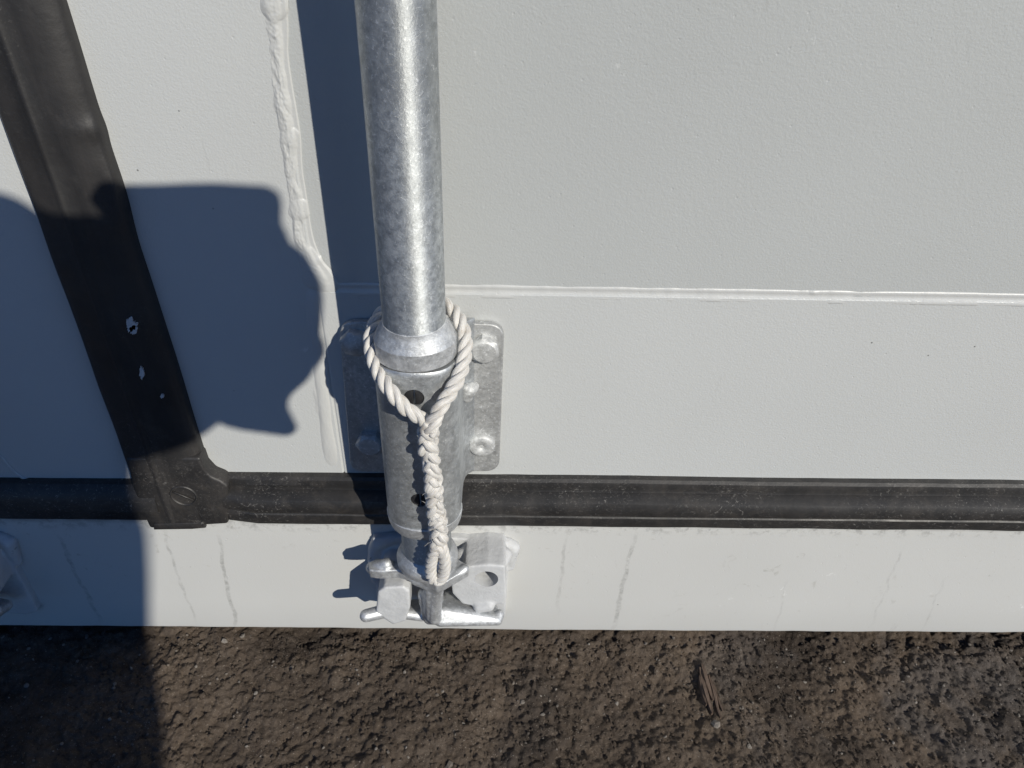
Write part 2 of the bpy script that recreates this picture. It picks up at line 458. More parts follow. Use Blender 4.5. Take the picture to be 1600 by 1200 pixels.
# ------------------------------------------------------------------ container frame with sill
box = root('shipping_container', (0, .05, 0), 'grey painted steel sill of the shipping container under the doors', 'container')
bm = bmesh.new()
zb = .0115; zt = .158
n = 240; x0, x1 = -1.42, 1.05
rows = []
for i in range(n+1):
    x = x0+(x1-x0)*i/n
    w = .0011*mnoise.noise((x*9, 0, 1)) + .0008*mnoise.noise((x*40, 3, 1)) + .0012*max(0, mnoise.noise((x*70, 8, 1))-.35)
    z0 = zb+.0022*(abs(x-.05))*1.2+w
    rows.append([(x, .14, z0+.001), (x, -.0055, z0), (x, -.0075, z0+.0012), (x, -.008, z0+.004), (x, -.008, .05), (x, -.008, .10), (x, -.008, zt), (x, .14, zt)])
g = sweep(bm, rows, True); bm.faces.new(list(reversed(g[0]))); bm.faces.new(g[-1])
sill = obj('sill', bm, m_sill, box); sill.data.set_sharp_from_angle(angle=R(40))
bm = bmesh.new()
add_box(bm, (-1.46, .16, .02), (1.09, 3.0, 2.42))
obj('body', bm, m_paint, box, False)
bm = bmesh.new(); add_box(bm, (-1.46, -.008, .016), (-1.4205, .159, 2.42)); obj('corner_post', bm, m_paint, box, False)
bm = bmesh.new(); add_box(bm, (1.0505, -.008, .016), (1.09, .159, 2.42)); obj('corner_post', bm, m_paint, box, False)
bm = bmesh.new(); add_box(bm, (-1.4195, -.008, 2.33), (1.0495, .159, 2.42)); obj('header', bm, m_paint, box, False)

# ------------------------------------------------------------------ doors
ZS = .3385                                    # the weld seam across the door
rd = root('container_door', (.4, .02, .16), 'grey steel container door right of the upright black seal, with bracket', 'door', 'container doors')
ldo = root('container_door', (-.8, .02, .16), 'grey steel container door left of the upright black seal, mostly in shadow', 'door', 'container doors')
def slab(name, x0, x1, z0, z1, h, parent, th=.03, mat=None):
    bm = bmesh.new(); add_box(bm, (x0, -h, z0), (x1, th, z1)); o = obj(name, bm, mat or m_paint, parent, False)
    bevelled(o, .0012, 2); o.data.polygons.foreach_set('use_smooth', [False]*len(o.data.polygons)); return o
XB0 = P(432, 0, 0).x; 
slab('stile', -.228, -.1105, .1705, 2.32, 0, rd, .034)
# bow added between the welds so the sheet shades darker left, brighter right
sst = lambda t: (lambda u: u*u*(3-2*u))(min(1.0, max(0.0, t)))
bm = bmesh.new(); rows = []
for z in list(np.linspace(ZS, .60, 50))+list(np.linspace(.63, 2.32, 40)):
    row = []
    for x in list(np.linspace(-.1104, .45, 70))+list(np.linspace(.47, 1.046, 30)):
        bow = .0085*sst((x+.075)/.20)*sst((.50-x)/.38)*sst((z-ZS)/.30)*sst((2.32-z)/.3)
        row.append((x, .0015-bow, z))
    rows.append(row+[(1.046, .03, z), (-.1104, .03, z)])
g = sweep(bm, rows, True); bm.faces.new(list(reversed(g[0]))); bm.faces.new(g[-1])
o = obj('panel', bm, m_panel, rd); o.data.set_sharp_from_angle(angle=R(30))
slab('bottom_rail', -.1104, 1.046, .1705, ZS-.0002, -.0002, rd, .036)
slab('panel', -1.416, -.244, .1775, 2.32, 0, ldo, .034)

# horizontal weld seam: two soft ridges with pits and spatter
def seam_z(x): return ZS+.0010*math.sin(x*5)*0
bm = bmesh.new(); rows = []
n = 900; xs0, xs1 = -.104, 1.045
for i in range(n+1):
    x = xs0+(xs1-xs0)*i/n
    k1 = mnoise.noise((x*60, 1.7, 0)); k2 = mnoise.noise((x*190, 5.7, 0)); k3 = mnoise.noise((x*14, 9, 0))
    lump = max(0, mnoise.noise((x*75, 33, 0))-.45)*.0045
    pr = []
    for zz, hh in ((.0066, -.0040), (.0060, -.0015), (.0050, -.0010), (.0040, -.0008), (.0028, -.0012), (.0014, -.0013), (.0000, -.0009), (-.0016, .0000), (-.0032, .0003), (-.0046, .0001), (-.0058, -.0012)):
        e = math.exp(-((zz-.0045)/.002)**2)*lump + (.00035*k1+.0002*k2)*(1 if hh > -.005 else 0)
        pr.append((x, -(-.0012+(hh+.0012)*.7+e if hh > -.002 else hh), ZS+zz*.82*(1+.06*k3)+.0004*k1))
    rows.append(pr)
sweep(bm, rows); obj('weld_seam', bm, m_bead, rd)

# sealant beads: upper lumpy run and lower smooth run
def bead(name, px, parent, lump, seed, hmax, blobs=()):
    pts = catmull([(x, y, w) for x, y, w, _ in px], 30)
    hs = catmull([(l, 0, 0) for *_, l in px], 30)
    bm = bmesh.new(); rows = []
    for i, (p, hv) in enumerate(zip(pts, hs)):
        row = []; nn = 37
        for k in range(nn):
            u = -1.7+3.4*k/(nn-1)
            X, Y = p.x+u*p.z, p.y+1.5*mnoise.noise((u*2, p.y*.05, seed))
            a = mnoise.noise((p.y*.020, u*.9, seed)); b2 = mnoise.noise((p.y*.055, u*1.8, seed+3)); c3 = mnoise.noise((p.y*.17, u*5, seed+5))
            ul = u-lump*.30*mnoise.noise((p.y*.028, 0, seed+9)); ur = u-lump*.34*mnoise.noise((p.y*.034, 7, seed+9))
            e = ul if u < 0 else ur
            prof = max(0.0, 1-abs(e)**2.4)**(.75 if u > 0 else 1.15)
            h = hmax*hv.x*prof*(1+lump*(.55*a+.5*b2+.3*c3))
            fe = max(0, 1-abs((u+.70)/.95)**2)*hmax*.36*hv.x*(1+a+.5*b2)          # feathered skin on the left
            h = max(h, fe)
            for bxp, byp, br_, bh_ in blobs:
                r2 = ((X-bxp)/br_)**2+((Y-byp)/(br_*1.15))**2
                r2 *= 1+.5*mnoise.noise((X*.06, Y*.06, seed+20))
                if r2 < 1: h = max(h, h*.55+bh_*(1-r2)**.55)
            q_ = P(X, Y, 0)
            row.append((q_.x, -(h-.0007-(.001 if abs(u) > 1.6 else 0)), q_.z))
        rows.append(row)
    sweep(bm, rows)
    return obj(name, bm, m_bead, parent)
bead('sealant_bead', [(417, -140, 17, 1), (419, -60, 16, .9), (422, 0, 16, 1), (426, 45, 15, .9), (429, 85, 13, .8), (435, 130, 13, .9), (441, 175, 14, 1.0), (447, 215, 14, 1.0), (453, 265, 12, .85),
    (459, 305, 12, .9), (464, 340, 12, .95), (469, 375, 13, .95), (478, 405, 15, 1.05), (488, 425, 18, 1.1), (495, 442, 20, .9), (497, 456, 18, .2)], rd, .75, 2, .0015,
    ((430, 8, 24, .0012), (424, -24, 17, .0012), (451, 216, 15, .0009), (444, 192, 14, .0008), (466, 328, 18, .0012), (483, 405, 16, .0010), (495, 428, 24, .0013), (510, 446, 18, .0009)))
bead('sealant_bead', [(484, 448, 11, .2), (486, 470, 12, .9), (491, 520, 12, 1), (497, 570, 12, .95), (504, 620, 12, 1), (509, 665, 12, 1), (514, 700, 14, .9), (518, 722, 14, .55), (522, 737, 12, .0)], rd, .15, 8, .0017)
bead('sealant_bead', [(417, -139, 17, 1), (413, -300, 16, .9), (410, -420, 16, 1)], rd, .6, 12, .0030)

# ------------------------------------------------------------------ rubber seals
def seal_h(name, x0, x1, zt_, zb_, parent, prof, seed, n=500):
    bm = bmesh.new(); rows = []
    for i in range(n+1):
        x = x0+(x1-x0)*i/n
        a = mnoise.noise((x*7, seed, 0)); b = mnoise.noise((x*45, seed, 4))
        row = []
        for u, h in prof:
            z = zt_+(zb_-zt_)*u + .0007*a*(1-u) + .00025*b
            k_ = 1 if seed != 1 else .72+.28*min(1, (x-x0)/.022)
            row.append((x, -(h*k_+.0006*mnoise.noise((x*16, u*5, seed))*(h > .001)), z))
        rows.append(row)
    g = sweep(bm, rows); bm.faces.new(list(reversed(g[0]))); bm.faces.new(g[-1])
    o = obj(name, bm, m_rubber, parent); o.data.set_sharp_from_angle(angle=R(34)); return o
HP = [(0, -.002), (0, .0045), (.04, .0066), (.14, .0074), (.20, .0066), (.245, .0070), (.275, .0125), (.32, .0158), (.40, .0172), (.56, .0172), (.625, .0160), (.65, .0142), (.675, .0142), (.70, .0150), (.80, .0150), (.94, .0138), (.985, .0122), (1.0, .009), (1.0, -.002)]
SEAL_T = .1876
hs_ = seal_h('seal', -.1985, 1.045, SEAL_T, .1460, rd, HP, 1)
seal_h('seal', -1.415, -.2465, .1795, .1468, ldo, [(0, -.002), (0, .006), (.10, .010), (.3, .0135), (.62, .0140), (.66, .0122), (.72, .0122), (.95, .0115), (1, .009), (1, -.002)], 5)
# upright seal between the doors
bm = bmesh.new(); rows = []
VP = [(0, .002), (0, .0085), (.03, .0100), (.10, .0112), (.30, .0118), (.345, .0130), (.375, .0136), (.40, .0131), (.43, .0120), (.58, .0126), (.76, .0122), (.90, .0098), (.955, .0078), (.985, .0062), (1, .0040), (1, -.002)]
zs = list(np.linspace(.1462, .56, 360))+list(np.linspace(.57, 2.31, 60))
for z in zs:
    xl = -.2592+.0137*max(-.02, min(.25, z-.21))+.0006*mnoise.noise((z*20, 1, 0)); xr = -.2063-.0105*max(0, min(.25, z-.21))+.0007*mnoise.noise((z*16, 2, 0))
    bul = math.exp(-((z-.435)/.007)**2)*.0008 + math.exp(-((z-.40)/.022)**2)*.0008
    xr += bul-.0008*math.exp(-((z-.372)/.02)**2)
    row = []
    for u, h in VP:
        hh = h+.0007*mnoise.noise((z*24, u*4, 6))*(h > .003)
        if .8 < u < .99: hh += .0012*math.exp(-((z-.437)/.005)**2)+.002*math.exp(-((z-.405)/.02)**2)*(u > .9)
        row.append((xl+(xr-xl)*u, -hh, z))
    rows.append(row)
g = sweep(bm, rows); bm.faces.new(list(reversed(g[0]))); bm.faces.new(g[-1])
vs = obj('upright_seal', bm, m_rubber, rd); vs.data.set_sharp_from_angle(angle=R(60))
# moulded corner joining the two seals
HC = .0122
out = [(196, 716), (312, 716), (318, 733), (330, 746), (345, 752), (356, 760), (356, 819), (322, 821), (300, 824), (234, 826), (222, 800), (207, 762)]
bm = bmesh.new(); add_prism(bm, [P(x, y, HC) for x, y in out], (0, HC+.001, 0))
oc = obj('seal_corner', bm, m_rubber, rd); bevelled(oc, .0020, 4, 30)
HC = .0130; c = P(287, 775, HC)                                          # oval maker's mark: raised rim and bar
bm = bmesh.new(); rows = []
for i in range(49):
    a = 2*math.pi*i/48; rows.append([(c.x+math.cos(a)*r, -(HC-.0004+hh), c.z+math.sin(a)*r) for r, hh in ((.0098, 0), (.0094, .0011), (.0086, .0011), (.0082, 0))])
sweep(bm, rows)
bm2 = bm
d = Vector((.83, 0, -.56)); sd = Vector((.56, 0, .83))
pts = [Vector((c.x, -(HC+.0007), c.z))+d*s*.0078+sd*t*.0006 for s, t in ((-1, -1), (1, -1), (1, 1), (-1, 1))]
add_prism(bm2, pts, (0, .0012, 0))
obj('moulded_mark', bm2, m_rubber, oc)
bm = bmesh.new(); add_prism(bm, [P(x, y, .0135) for x, y in ((240, 819), (316, 817), (322, 825), (300, 827), (240, 828))], (0, .003, 0))
o = obj('seal_flap', bm, m_rubber, oc); bevelled(o, .0006, 2)
# flecks of white paint left on the upright seal
def fleck(cxp, cyp, rx, ry, sd_, h, parent):
    pts = []
    for i in range(40):
        a = 2*math.pi*i/40; k = 1+.55*mnoise.noise((math.cos(a)*1.6, math.sin(a)*1.6, sd_*5.3))+.45*mnoise.noise((math.cos(a)*5, math.sin(a)*5, sd_*2.3))
        pts.append(P(cxp+math.cos(a)*rx*k, cyp+math.sin(a)*ry*k, h))
    bm = bmesh.new(); add_prism(bm, pts, (0, .0016, 0)); return obj('paint_fleck', bm, m_chip, parent, False)
for a_ in ((205, 508, 8, 10, 1), (208, 516, 6, 6, 4), (221, 583, 3.5, 10, 2), (253, 620, 2.5, 3, 3)): fleck(*a_, .0134, vs)
# pressed corner line on the left door's foot
bm = bmesh.new()
path = resample(catmull([P(-60, 640, .0002), P(-20, 690, .0002), P(8, 720, .0002), P(30, 742, .0002), P(60, 750, .0002), P(200, 754, .0002)], 12), .002)
tube(bm, path, .0013, 8); obj('pressed_edge', bm, m_paint, ldo)

# ------------------------------------------------------------------ locking bar hardware (built once round X = BX, then copied for the other door)
BX, BH = -.0457, .044
def bx(z): return BX+(-.0480-BX)*max(0, min(1, (.47-z)/.32))
def lathe(bm, prof, ry=1.0, seg=64, cap=True):
    rows = []
    for r, z in prof:
        yr = r if ry == 1 else max(r*ry, min(r, .0178))
        rows.append([(bx(z)+math.cos(a)*r, -BH+math.sin(a)*yr, z) for a in [2*math.pi*k/seg for k in range(seg)]])
    g = sweep(bm, rows, True)
    if cap: bm.faces.new(g[0]); bm.faces.new(list(reversed(g[-1])))
def arc(r0, z0, r1, z1, b, n=5):
    out = []
    for i in range(n+1):
        t = i/n; out.append((r0+(r1-r0)*(t if b > 0 else 1-math.cos(t*math.pi/2)), z0+(z1-z0)*t)); 
    return out

def locking_bar(label):
    lb = root('locking_bar', (BX, -BH, .07), label, 'locking bar')
    bm = bmesh.new(); lathe(bm, [(.0172, .150), (.0172, .20), (.0174, .335), (.0175, .36), (.0175, .5), (.0175, .8), (.0175, 2.28)], cap=True)
    obj('pipe', bm, m_galv, lb).data.set_sharp_from_angle(angle=R(40))
    bm = bmesh.new()
    lathe(bm, [(.0168, .3246), (.0227, .3246), (.0233, .3252), (.0233, .3354), (.0231, .3359), (.0204, .3420), (.0190, .3442), (.0180, .3462), (.0168, .3470)], ry=.90, cap=False)
    obj('collar', bm, m_galv_cast, lb).data.set_sharp_from_angle(angle=R(18))
    bm = bmesh.new()
    lathe(bm, [(.0165, .1988), (.0247, .1988), (.0253, .1983), (.0253, .1976), (.0246, .1920), (.0236, .1885), (.0222, .1872), (.0190, .1866), (.0165, .1866)], ry=.86, cap=False)
    obj('lower_collar', bm, m_galv_cast, lb).data.set_sharp_from_angle(angle=R(40))
    # forged cam: flange, upper horns, middle web, lower horns
    bm = bmesh.new()
    lathe(bm, [(.0150, .1610), (.0178, .1590), (.0205, .1550), (.0218, .1515), (.0214, .1465), (.0185, .1430), (.014, .136)], cap=True, seg=40)
    ztop = .1395
    def plan(pts, z0, z1):
        add_prism(bm, [Vector((*Pz(x, y, z1).xy, z1)) for x, y in pts], (0, 0, z0-z1))
    plan([(575, 879), (590, 872), (612, 874), (640, 884), (668, 893), (700, 884), (714, 872), (730, 882), (733, 888), (712, 900), (692, 912), (682, 915), (664, 906), (644, 898), (620, 891), (596, 893), (577, 891)], ztop-.0085, ztop)
    add_hull(bm, [(P(580, 887, .043), .0042), (P(604, 881, .044), .0045)])
    add_hull(bm, [(P(726, 889, .046), .0036), (P(690, 913, .056), .0040)])
    add_hull(bm, [(P(650, 905, .050), .0045), (P(684, 918, .056), .0050)])
    # web running down the front
    add_hull(bm, [(P(683, 922, .0555), .0050), (P(679, 966, .0540), .0048), (P(672, 964, .034), .006), (P(670, 920, .034), .007)])
    add_hull(bm, [(P(672, 921, .0545), .0045), (P(674, 962, .0520), .0045), (P(664, 940, .040), .005)])
    add_hull(bm, [(P(664, 928, .046), .0055), (P(670, 965, .046), .0045), (P(668, 935, .03), .006)])
    add_hull(bm, [(Vector((-.0475, -.0350, .125)), .0085), (Vector((-.0475, -.0310, .085)), .0075)])
    # lower horns passing under the keeper lugs
    add_hull(bm, [(P(688, 970, .0500), .0046), (P(774, 968, .0440), .0046), (P(770, 952, .026), .0046), (P(698, 932, .026), .0046), (P(694, 955, .046), .004)])
    add_hull(bm, [(P(777, 969, .0440), .0042), (P(780, 960, .0400), .0042)])
    add_hull(bm, [(P(660, 962, .0400), .0045), (P(604, 955, .0400), .0045), (P(604, 945, .030), .0045), (P(655, 945, .026), .0045)])
    add_hull(bm, [(P(572, 962, .0520), .0050), (P(604, 954, .0460), .0054)])
    o = obj('cam', bm, m_galv_cast, lb); cast(o, .0008, 3)
    return lb

def keeper():
    """cam keeper welded on the sill: base plate, solid lug, pierced lug"""
    bm = bmesh.new()
    pl = [P(x, y, .014) for x, y in ((582, 842), (640, 838), (722, 842), (796, 850), (790, 962), (770, 968), (700, 962), (640, 960), (604, 955), (588, 930))]
    add_prism(bm, pl, (0, .009, 0))
    # solid lug
    add_prism(bm, [P(x, y, .052) for x, y in ((590, 926), (600, 919), (630, 917), (640, 924), (641, 950), (634, 971), (614, 977), (600, 968), (587, 957))], (0, .044, .0))
    # pierced lug
    t = bmesh.new()
    lug = [P(x, y, .040) for x, y in ((727, 886), (762, 883), (789, 885), (791, 930), (787, 946), (772, 944), (764, 946), (742, 948), (722, 944), (707, 928), (705, 914), (716, 900))]
    add_prism(t, lug, (0, .033, 0))
    me = bpy.data.meshes.new('t'); t.to_mesh(me); t.free(); bm.from_mesh(me); bpy.data.meshes.remove(me)
    add_hull(bm, [(P(748, 948, .040), .0048), (P(764, 946, .040), .0048), (P(756, 938, .028), .005)])
    # top ridge and weld runs
    add_hull(bm, [(P(722, 868, .022), .006), (P(788, 866, .022), .006), (P(786, 880, .030), .004), (P(726, 882, .030), .004)])
    k = random.Random(3)
    for run in (((735, 843, .0040), (755, 844, .0044), (775, 845, .0048), (793, 847, .0058), (800, 855, .0060), (800, 868, .0050), (797, 884, .0036)),
                ((640, 839, .0045), (615, 841, .0050), (592, 845, .0058), (584, 856, .0055), (583, 876, .0048), (585, 905, .0045))):
        add_limb(bm, [(P(x+k.uniform(-2, 2), y+k.uniform(-1.5, 1.5), .0100), r*k.uniform(.85, 1.12)) for x, y, r in run])
    o = obj('cam_keeper', bm, m_keeper, sill); cast(o, .0009, 9)
    # drill the seal hole through the lug
    cut = bmesh.new(); c0 = P(760, 905, .040)
    bmesh.ops.create_cone(cut, cap_ends=True, segments=36, radius1=.0088, radius2=.0088, depth=.12, matrix=Matrix.Translation((c0.x, -.0686, c0.z)) @ Matrix.Rotation(R(90), 4, 'X'))
    co_ = obj('cutter', cut, None)
    b = o.modifiers.new('b', 'BOOLEAN'); b.operation = 'DIFFERENCE'; b.object = co_; b.solver = 'EXACT'
    apply_mods(o); bpy.data.objects.remove(co_)
    o.data.polygons.foreach_set('use_smooth', [True]*len(o.data.polygons)); o.data.set_sharp_from_angle(angle=R(60))
    return o

def bracket(parent):
    hp = .0052
    cs = rounded([P(x, y, hp).xz for x, y in ((529, 503), (788, 507), (780, 737), (548, 738))], .011)
    bm = bmesh.new(); add_prism(bm, [Vector((p.x, -hp, p.y)) for p in cs], (0, hp-.0002, 0))
    br = obj('bearing_bracket', bm, m_galv_plate, parent); bevelled(br, .0010, 3)
    # saddle that wraps the bar
    prof = []
    rx, ry = .0244, .0205
    nb = 30
    for i in range(nb+1):
        a = math.pi*i/nb
        ca, sa = math.cos(a), math.sin(a)
        prof.append((rx*math.copysign(abs(ca)**.88, ca), BH+ry*abs(sa)**.88))
    side = [(.0246, .036), (.0246, .026), (.0250, .018), (.0262, .0125), (.0285, .0088), (.0315, .0064), (.0325, .0045)]
    prof = [(x, h) for x, h in reversed(side)]+prof+[(-x, h) for x, h in side]
    bm = bmesh.new(); rows = []
    zs = [.3235, .3225]+list(np.linspace(.32, .20, 26))+[.1975, .1965]
    for j, z in enumerate(zs):
        ins = .0007 if j in (0, len(zs)-1) else 0
        rows.append([(bx(z)+x*(1-ins*30), -(h-ins if h > .02 else h), z+.0008*mnoise.noise((x*60, h*60, 2))*(j < 2)) for x, h in prof])
    g = sweep(bm, rows)
    inner = []
    for row in (rows[0], rows[-1]):
        pass
    bm.faces.new(g[-1]); bm.faces.new(list(reversed(g[0])))
    sd = obj('sleeve', bm, m_sleeve, br)
    # two round holes that show the split black bushing
    for i, (x, y) in enumerate(((647, 621), (656, 781))):
        c0 = P(x, y, .0640)
        cut = bmesh.new(); bmesh.ops.create_cone(cut, cap_ends=True, segments=32, radius1=.0058, radius2=.0058, depth=.012, matrix=Matrix.Translation((c0.x, -.066, c0.z)) @ Matrix.Rotation(R(90), 4, 'X'))
        co_ = obj('cutter', cut, None)
        b = sd.modifiers.new('b', 'BOOLEAN'); b.operation = 'DIFFERENCE'; b.object = co_; b.solver = 'EXACT'
        apply_mods(sd); bpy.data.objects.remove(co_)
        bm = bmesh.new()
        for s in (-1, 1):
            pts = [Vector((c0.x+s*.0004, -.0639, c0.z+t)) for t in (-.0052, .0052)]
            ring = [Vector((c0.x+s*(.0006+.0048*math.cos(a)), -.0639, c0.z+.0054*math.sin(a))) for a in np.linspace(-math.pi/2, math.pi/2, 14)]
            add_prism(bm, ring, (0, .0015, 0))
        add_prism(bm, [Vector((c0.x+.0062*math.cos(a), -.0612, c0.z+.0062*math.sin(a))) for a in np.linspace(0, 2*math.pi, 24, endpoint=False)], (0, .002, 0))
        o = obj('bushing', bm, m_black, br); bevelled(o, .0004, 2)
    sd.data.polygons.foreach_set('use_smooth', [True]*len(sd.data.polygons)); sd.data.set_sharp_from_angle(angle=R(40))
    # bolts: hexagon heads with a rounded face; the lower right one is a round-headed rivet bolt
    def hexbolt(x, y, r, rot, ht, dome):
        c0 = P(x, y, hp+ht); bm = bmesh.new()
        rows = []
        for rr, hh in ((1.0, -.0005), (1.0, ht*.72), (.93, ht*.90), (.82, ht), (.3, ht+dome), (.02, ht+dome*1.1)):
            row = []
            for k in range(36):
                a = 2*math.pi*k/36+rot
                hexr = r/math.cos(((a-rot+math.pi/6) % (math.pi/3))-math.pi/6)
                q_ = hexr*rr if rr > .95 else min(hexr, r)*rr*1.02
                row.append((c0.x+math.cos(a)*q_, -(hp+hh), c0.z+math.sin(a)*q_))
            rows.append(row)
        g = sweep(bm, rows, True); bm.faces.new(g[-1])
        o = obj('hex_bolt', bm, m_bolt, br); o.data.set_sharp_from_angle(angle=R(30)); return o
    hexbolt(553, 541, .0082, .3, .0070, .0020)
    hexbolt(757, 552, .0086, .15, .0072, .0003)
    hexbolt(577, 699, .0086, .52, .0072, .0003)
    c0 = P(753, 699, hp+.004); bm = bmesh.new(); rows = []
    for rr, hh in ((.0092, -.0005), (.0093, .0022), (.0088, .0036), (.0078, .0042), (.0026, .0044), (.0019, .0032), (.0010, .0032), (.0002, .0036)):
        rows.append([(c0.x+math.cos(a)*rr, -(hp+hh), c0.z+math.sin(a)*rr) for a in [2*math.pi*k/40 for k in range(40)]])
    g = sweep(bm, rows, True); bm.faces.new(g[-1])
    o = obj('round_bolt', bm, m_bolt, br)
    # blob of zinc weld between sleeve and plate
    bm = bmesh.new()
    add_hull(bm, [(P(733, 610, .012), .0050), (P(741, 604, .008), .0035)]); add_hull(bm, [(P(730, 620, .012), .0040), (P(728, 606, .014), .003)])
    o = obj('weld_blob', bm, m_bolt, br); cast(o, .0006, 3)
    return br

bar = locking_bar('galvanised upright locking bar with forged cam foot, rope hanging from it')
kp = keeper()
br = bracket(rd)
# the left door's keeper just enters the picture; its bar stands outside
DX = P(24, 868, .012).x-P(803, 858, .012).x
k2 = kp.copy(); COL.objects.link(k2); k2.location.x += DX; k2.location.z += .001
def copy_tree(o, parent, dx):
    c = o.copy(); COL.objects.link(c); c.parent = parent
    for ch in o.children: copy_tree(ch, c, 0)
    c.location.x += dx
    return c
b2 = copy_tree(bar, None, DX); b2['label'] = 'galvanised upright locking bar of the left door, mostly outside the picture'
k_br = copy_tree(br, ldo, 0); k_br.location = Vector((DX, 0, 0))-world_loc(ldo)

# ------------------------------------------------------------------ rope
rope = root('rope', P(665, 690, .071), 'white twisted rope looped round the locking bar with a braided tail', 'rope')
def twisted(path, off, rad, pitch, parent, name='strand', nstr=3, ph0=0.0, seg=10, taper=None):
    path = resample(path, .0007); n = len(path)
    T = [(path[min(i+1, n-1)]-path[max(i-1, 0)]).normalized() for i in range(n)]
    N = T[0].orthogonal().normalized(); fr = []
    for i in range(n):
        N = (N-T[i]*N.dot(T[i])).normalized(); fr.append((N.copy(), T[i].cross(N)))
    for s in range(nstr):
        q_ = []
        for i in range(n):
            a = ph0+2*math.pi*(s/nstr)+2*math.pi*i*.0007/pitch
            q_.append(path[i]+(fr[i][0]*math.cos(a)+fr[i][1]*math.sin(a))*off*(1+.06*mnoise.noise((i*.02, s, 1))))
        bm = bmesh.new(); tube(bm, q_, rad, seg); obj(name, bm, m_rope, parent)
def part_empty(name, parent):
    o = bpy.data.objects.new(name, None); COL.objects.link(o); o.parent = parent; o.empty_display_size = .01; return o
lp = part_empty('loop', rope)
path = [(672, 668, .0715), (655, 652, .0725), (634, 638, .0725), (611, 612, .0690), (594, 586, .0600), (582, 556, .0500), (579, 530, .0400), (586, 507, .0320), (600, 487, .0235), (622, 474, .0195), (652, 468, .0185),
        (684, 472, .0195), (706, 484, .0240), (719, 503, .0330), (727, 530, .0400), (726, 556, .0480), (718, 586, .0580), (703, 614, .0660), (688, 637, .0725), (676, 660, .0750), (672, 678, .0755)]
twisted(catmull([P(*p) for p in path], 16), .0023, .00215, .024, lp)
# tail: the ends tucked back through each other
tl = part_empty('tail', rope)
ax = resample(catmull([P(*p) for p in ((668, 660, .0740), (668, 690, .0735), (674, 730, .0735), (679, 770, .0735), (682, 810, .0730), (684, 840, .0725), (686, 866, .0720))], 20), .0006)
n = len(ax)
for s in range(4):
    q_ = []
    for i in range(n):
        t = i*.0006; a = 2*math.pi*t/.030+s*math.pi/2; wv = 1+.14*math.sin(t*75+s)+.08*math.sin(t*160+2*s)
        env = 1-.12*math.sin(math.pi*i/n)
        q_.append(ax[i]+Vector((.0041*math.sin(a)*wv*env, -.0021*math.sin(2*a+.5*s), .0006*math.cos(a*2))))
    bm = bmesh.new(); tube(bm, q_, lambda t: .0024+.0005*math.sin(t*31+s*1.7)+.0003*math.sin(t*77+s), 10); obj('strand', bm, m_rope, tl)
# frayed melted whipping
ey = part_empty('eye', rope)
e = [(684, 850, .0730), (677, 866, .0725), (673, 884, .0715), (674, 900, .0705), (682, 907, .0700), (691, 902, .0705), (695, 888, .0715), (694, 870, .0725), (689, 852, .0730)]
twisted(catmull([P(*p) for p in e], 16), .0020, .0022, .0175, ey, nstr=3, ph0=.7)
# loose fibres
fb = bmesh.new(); k = random.Random(5)
for i in range(60):
    c0 = ax[k.randrange(4, n-4)]+Vector((k.uniform(-.006, .006), k.uniform(-.005, 0), 0))
    d = Vector((k.uniform(-1, 1), k.uniform(-.8, .1), k.uniform(-.8, .6))).normalized()*k.uniform(.002, .005)
    tube(fb, [c0, c0+d*.5+Vector((0, 0, .0004)), c0+d], .00011, 4)
obj('loose_fibre', fb, m_rope, tl)['kind'] = 'stuff'

# ------------------------------------------------------------------ photographer (behind the lens; casts the shadow on the doors) and smartphone
def CS(x, y, z): return Vector(CAM+rt*x+up*y-fw*z)          # point beside the lens, in metres
ph = root('smartphone', CS(.062, .024, .010), 'black smartphone held level by the photographer behind the lens', 'phone')
bm = bmesh.new()
rc = rounded([(-.018, -.014), (.142, -.014), (.142, .064), (-.018, .064)], .012)
add_prism(bm, [CS(p.x, p.y, .0065) for p in rc], Vector(-fw)*.0085)
o = obj('case', bm, m_black, ph); bevelled(o, .0020, 3)
bm = bmesh.new(); rows = []
for r_, z_ in ((.0085, .0062), (.0085, .0045), (.0075, .0040), (.0060, .0042), (.0058, .0055)):
    rows.append([CS(.020+r_*math.cos(a), .0+r_*math.sin(a), z_) for a in [2*math.pi*i/32 for i in range(32)]])
sweep(bm, rows, True); obj('lens_ring', bm, m_galv_plate, ph)

def W(x, y, d):
    """point that lies d metres out from the door on the sun ray through this pixel of the door"""
    w = P(x, y, 0); return w+S*(d/-S.y)
m_skin = plain('skin', (.42, .25, .18), .55, 0, .06)
m_jacket = plain('dark_jacket', (.030, .034, .045), .85, 0, .2, 80, .001)
m_jeans = plain('blue_trousers', (.035, .05, .09), .85, 0, .2, 120, .001)
m_shoe = plain('brown_boots', (.06, .04, .03), .7)
m_hair = plain('brown_hair', (.03, .02, .014), .6, 0, .3, 200)
V3 = Vector
def WG(x, y, t): return Pz(x, y, 0)+S*t
che = W(-133, 870, 1.10); wai = WG(-70, 1130, 1.35); pel = wai+V3((0, -.32, -.22)); nek = che+V3((-.01, .05, .19)); hed = nek+V3((-.01, .06, .15))
rsh = che+V3((.09, .02, .08)); rel = W(60, 640, .79); rwr = W(290, 600, .50)
lsh = che+V3((-.19, .02, .09)); lel = W(-260, 540, .80); lwr = W(-40, 450, .54)
rh = pel+V3((.10, .02, 0)); rk = rh+V3((.02, .30, .02)); ra = rh+V3((.02, .02, -.36)); ra.z = .09
lh = pel+V3((-.10, .02, 0)); lk = lh+V3((-.06, .30, .02)); la = lh+V3((-.04, .02, -.36)); la.z = .09
person = root('person', (pel.x, pel.y, 0), 'crouching person in dark jacket taking the photo, seen only as a shadow', 'person')
bm = bmesh.new()
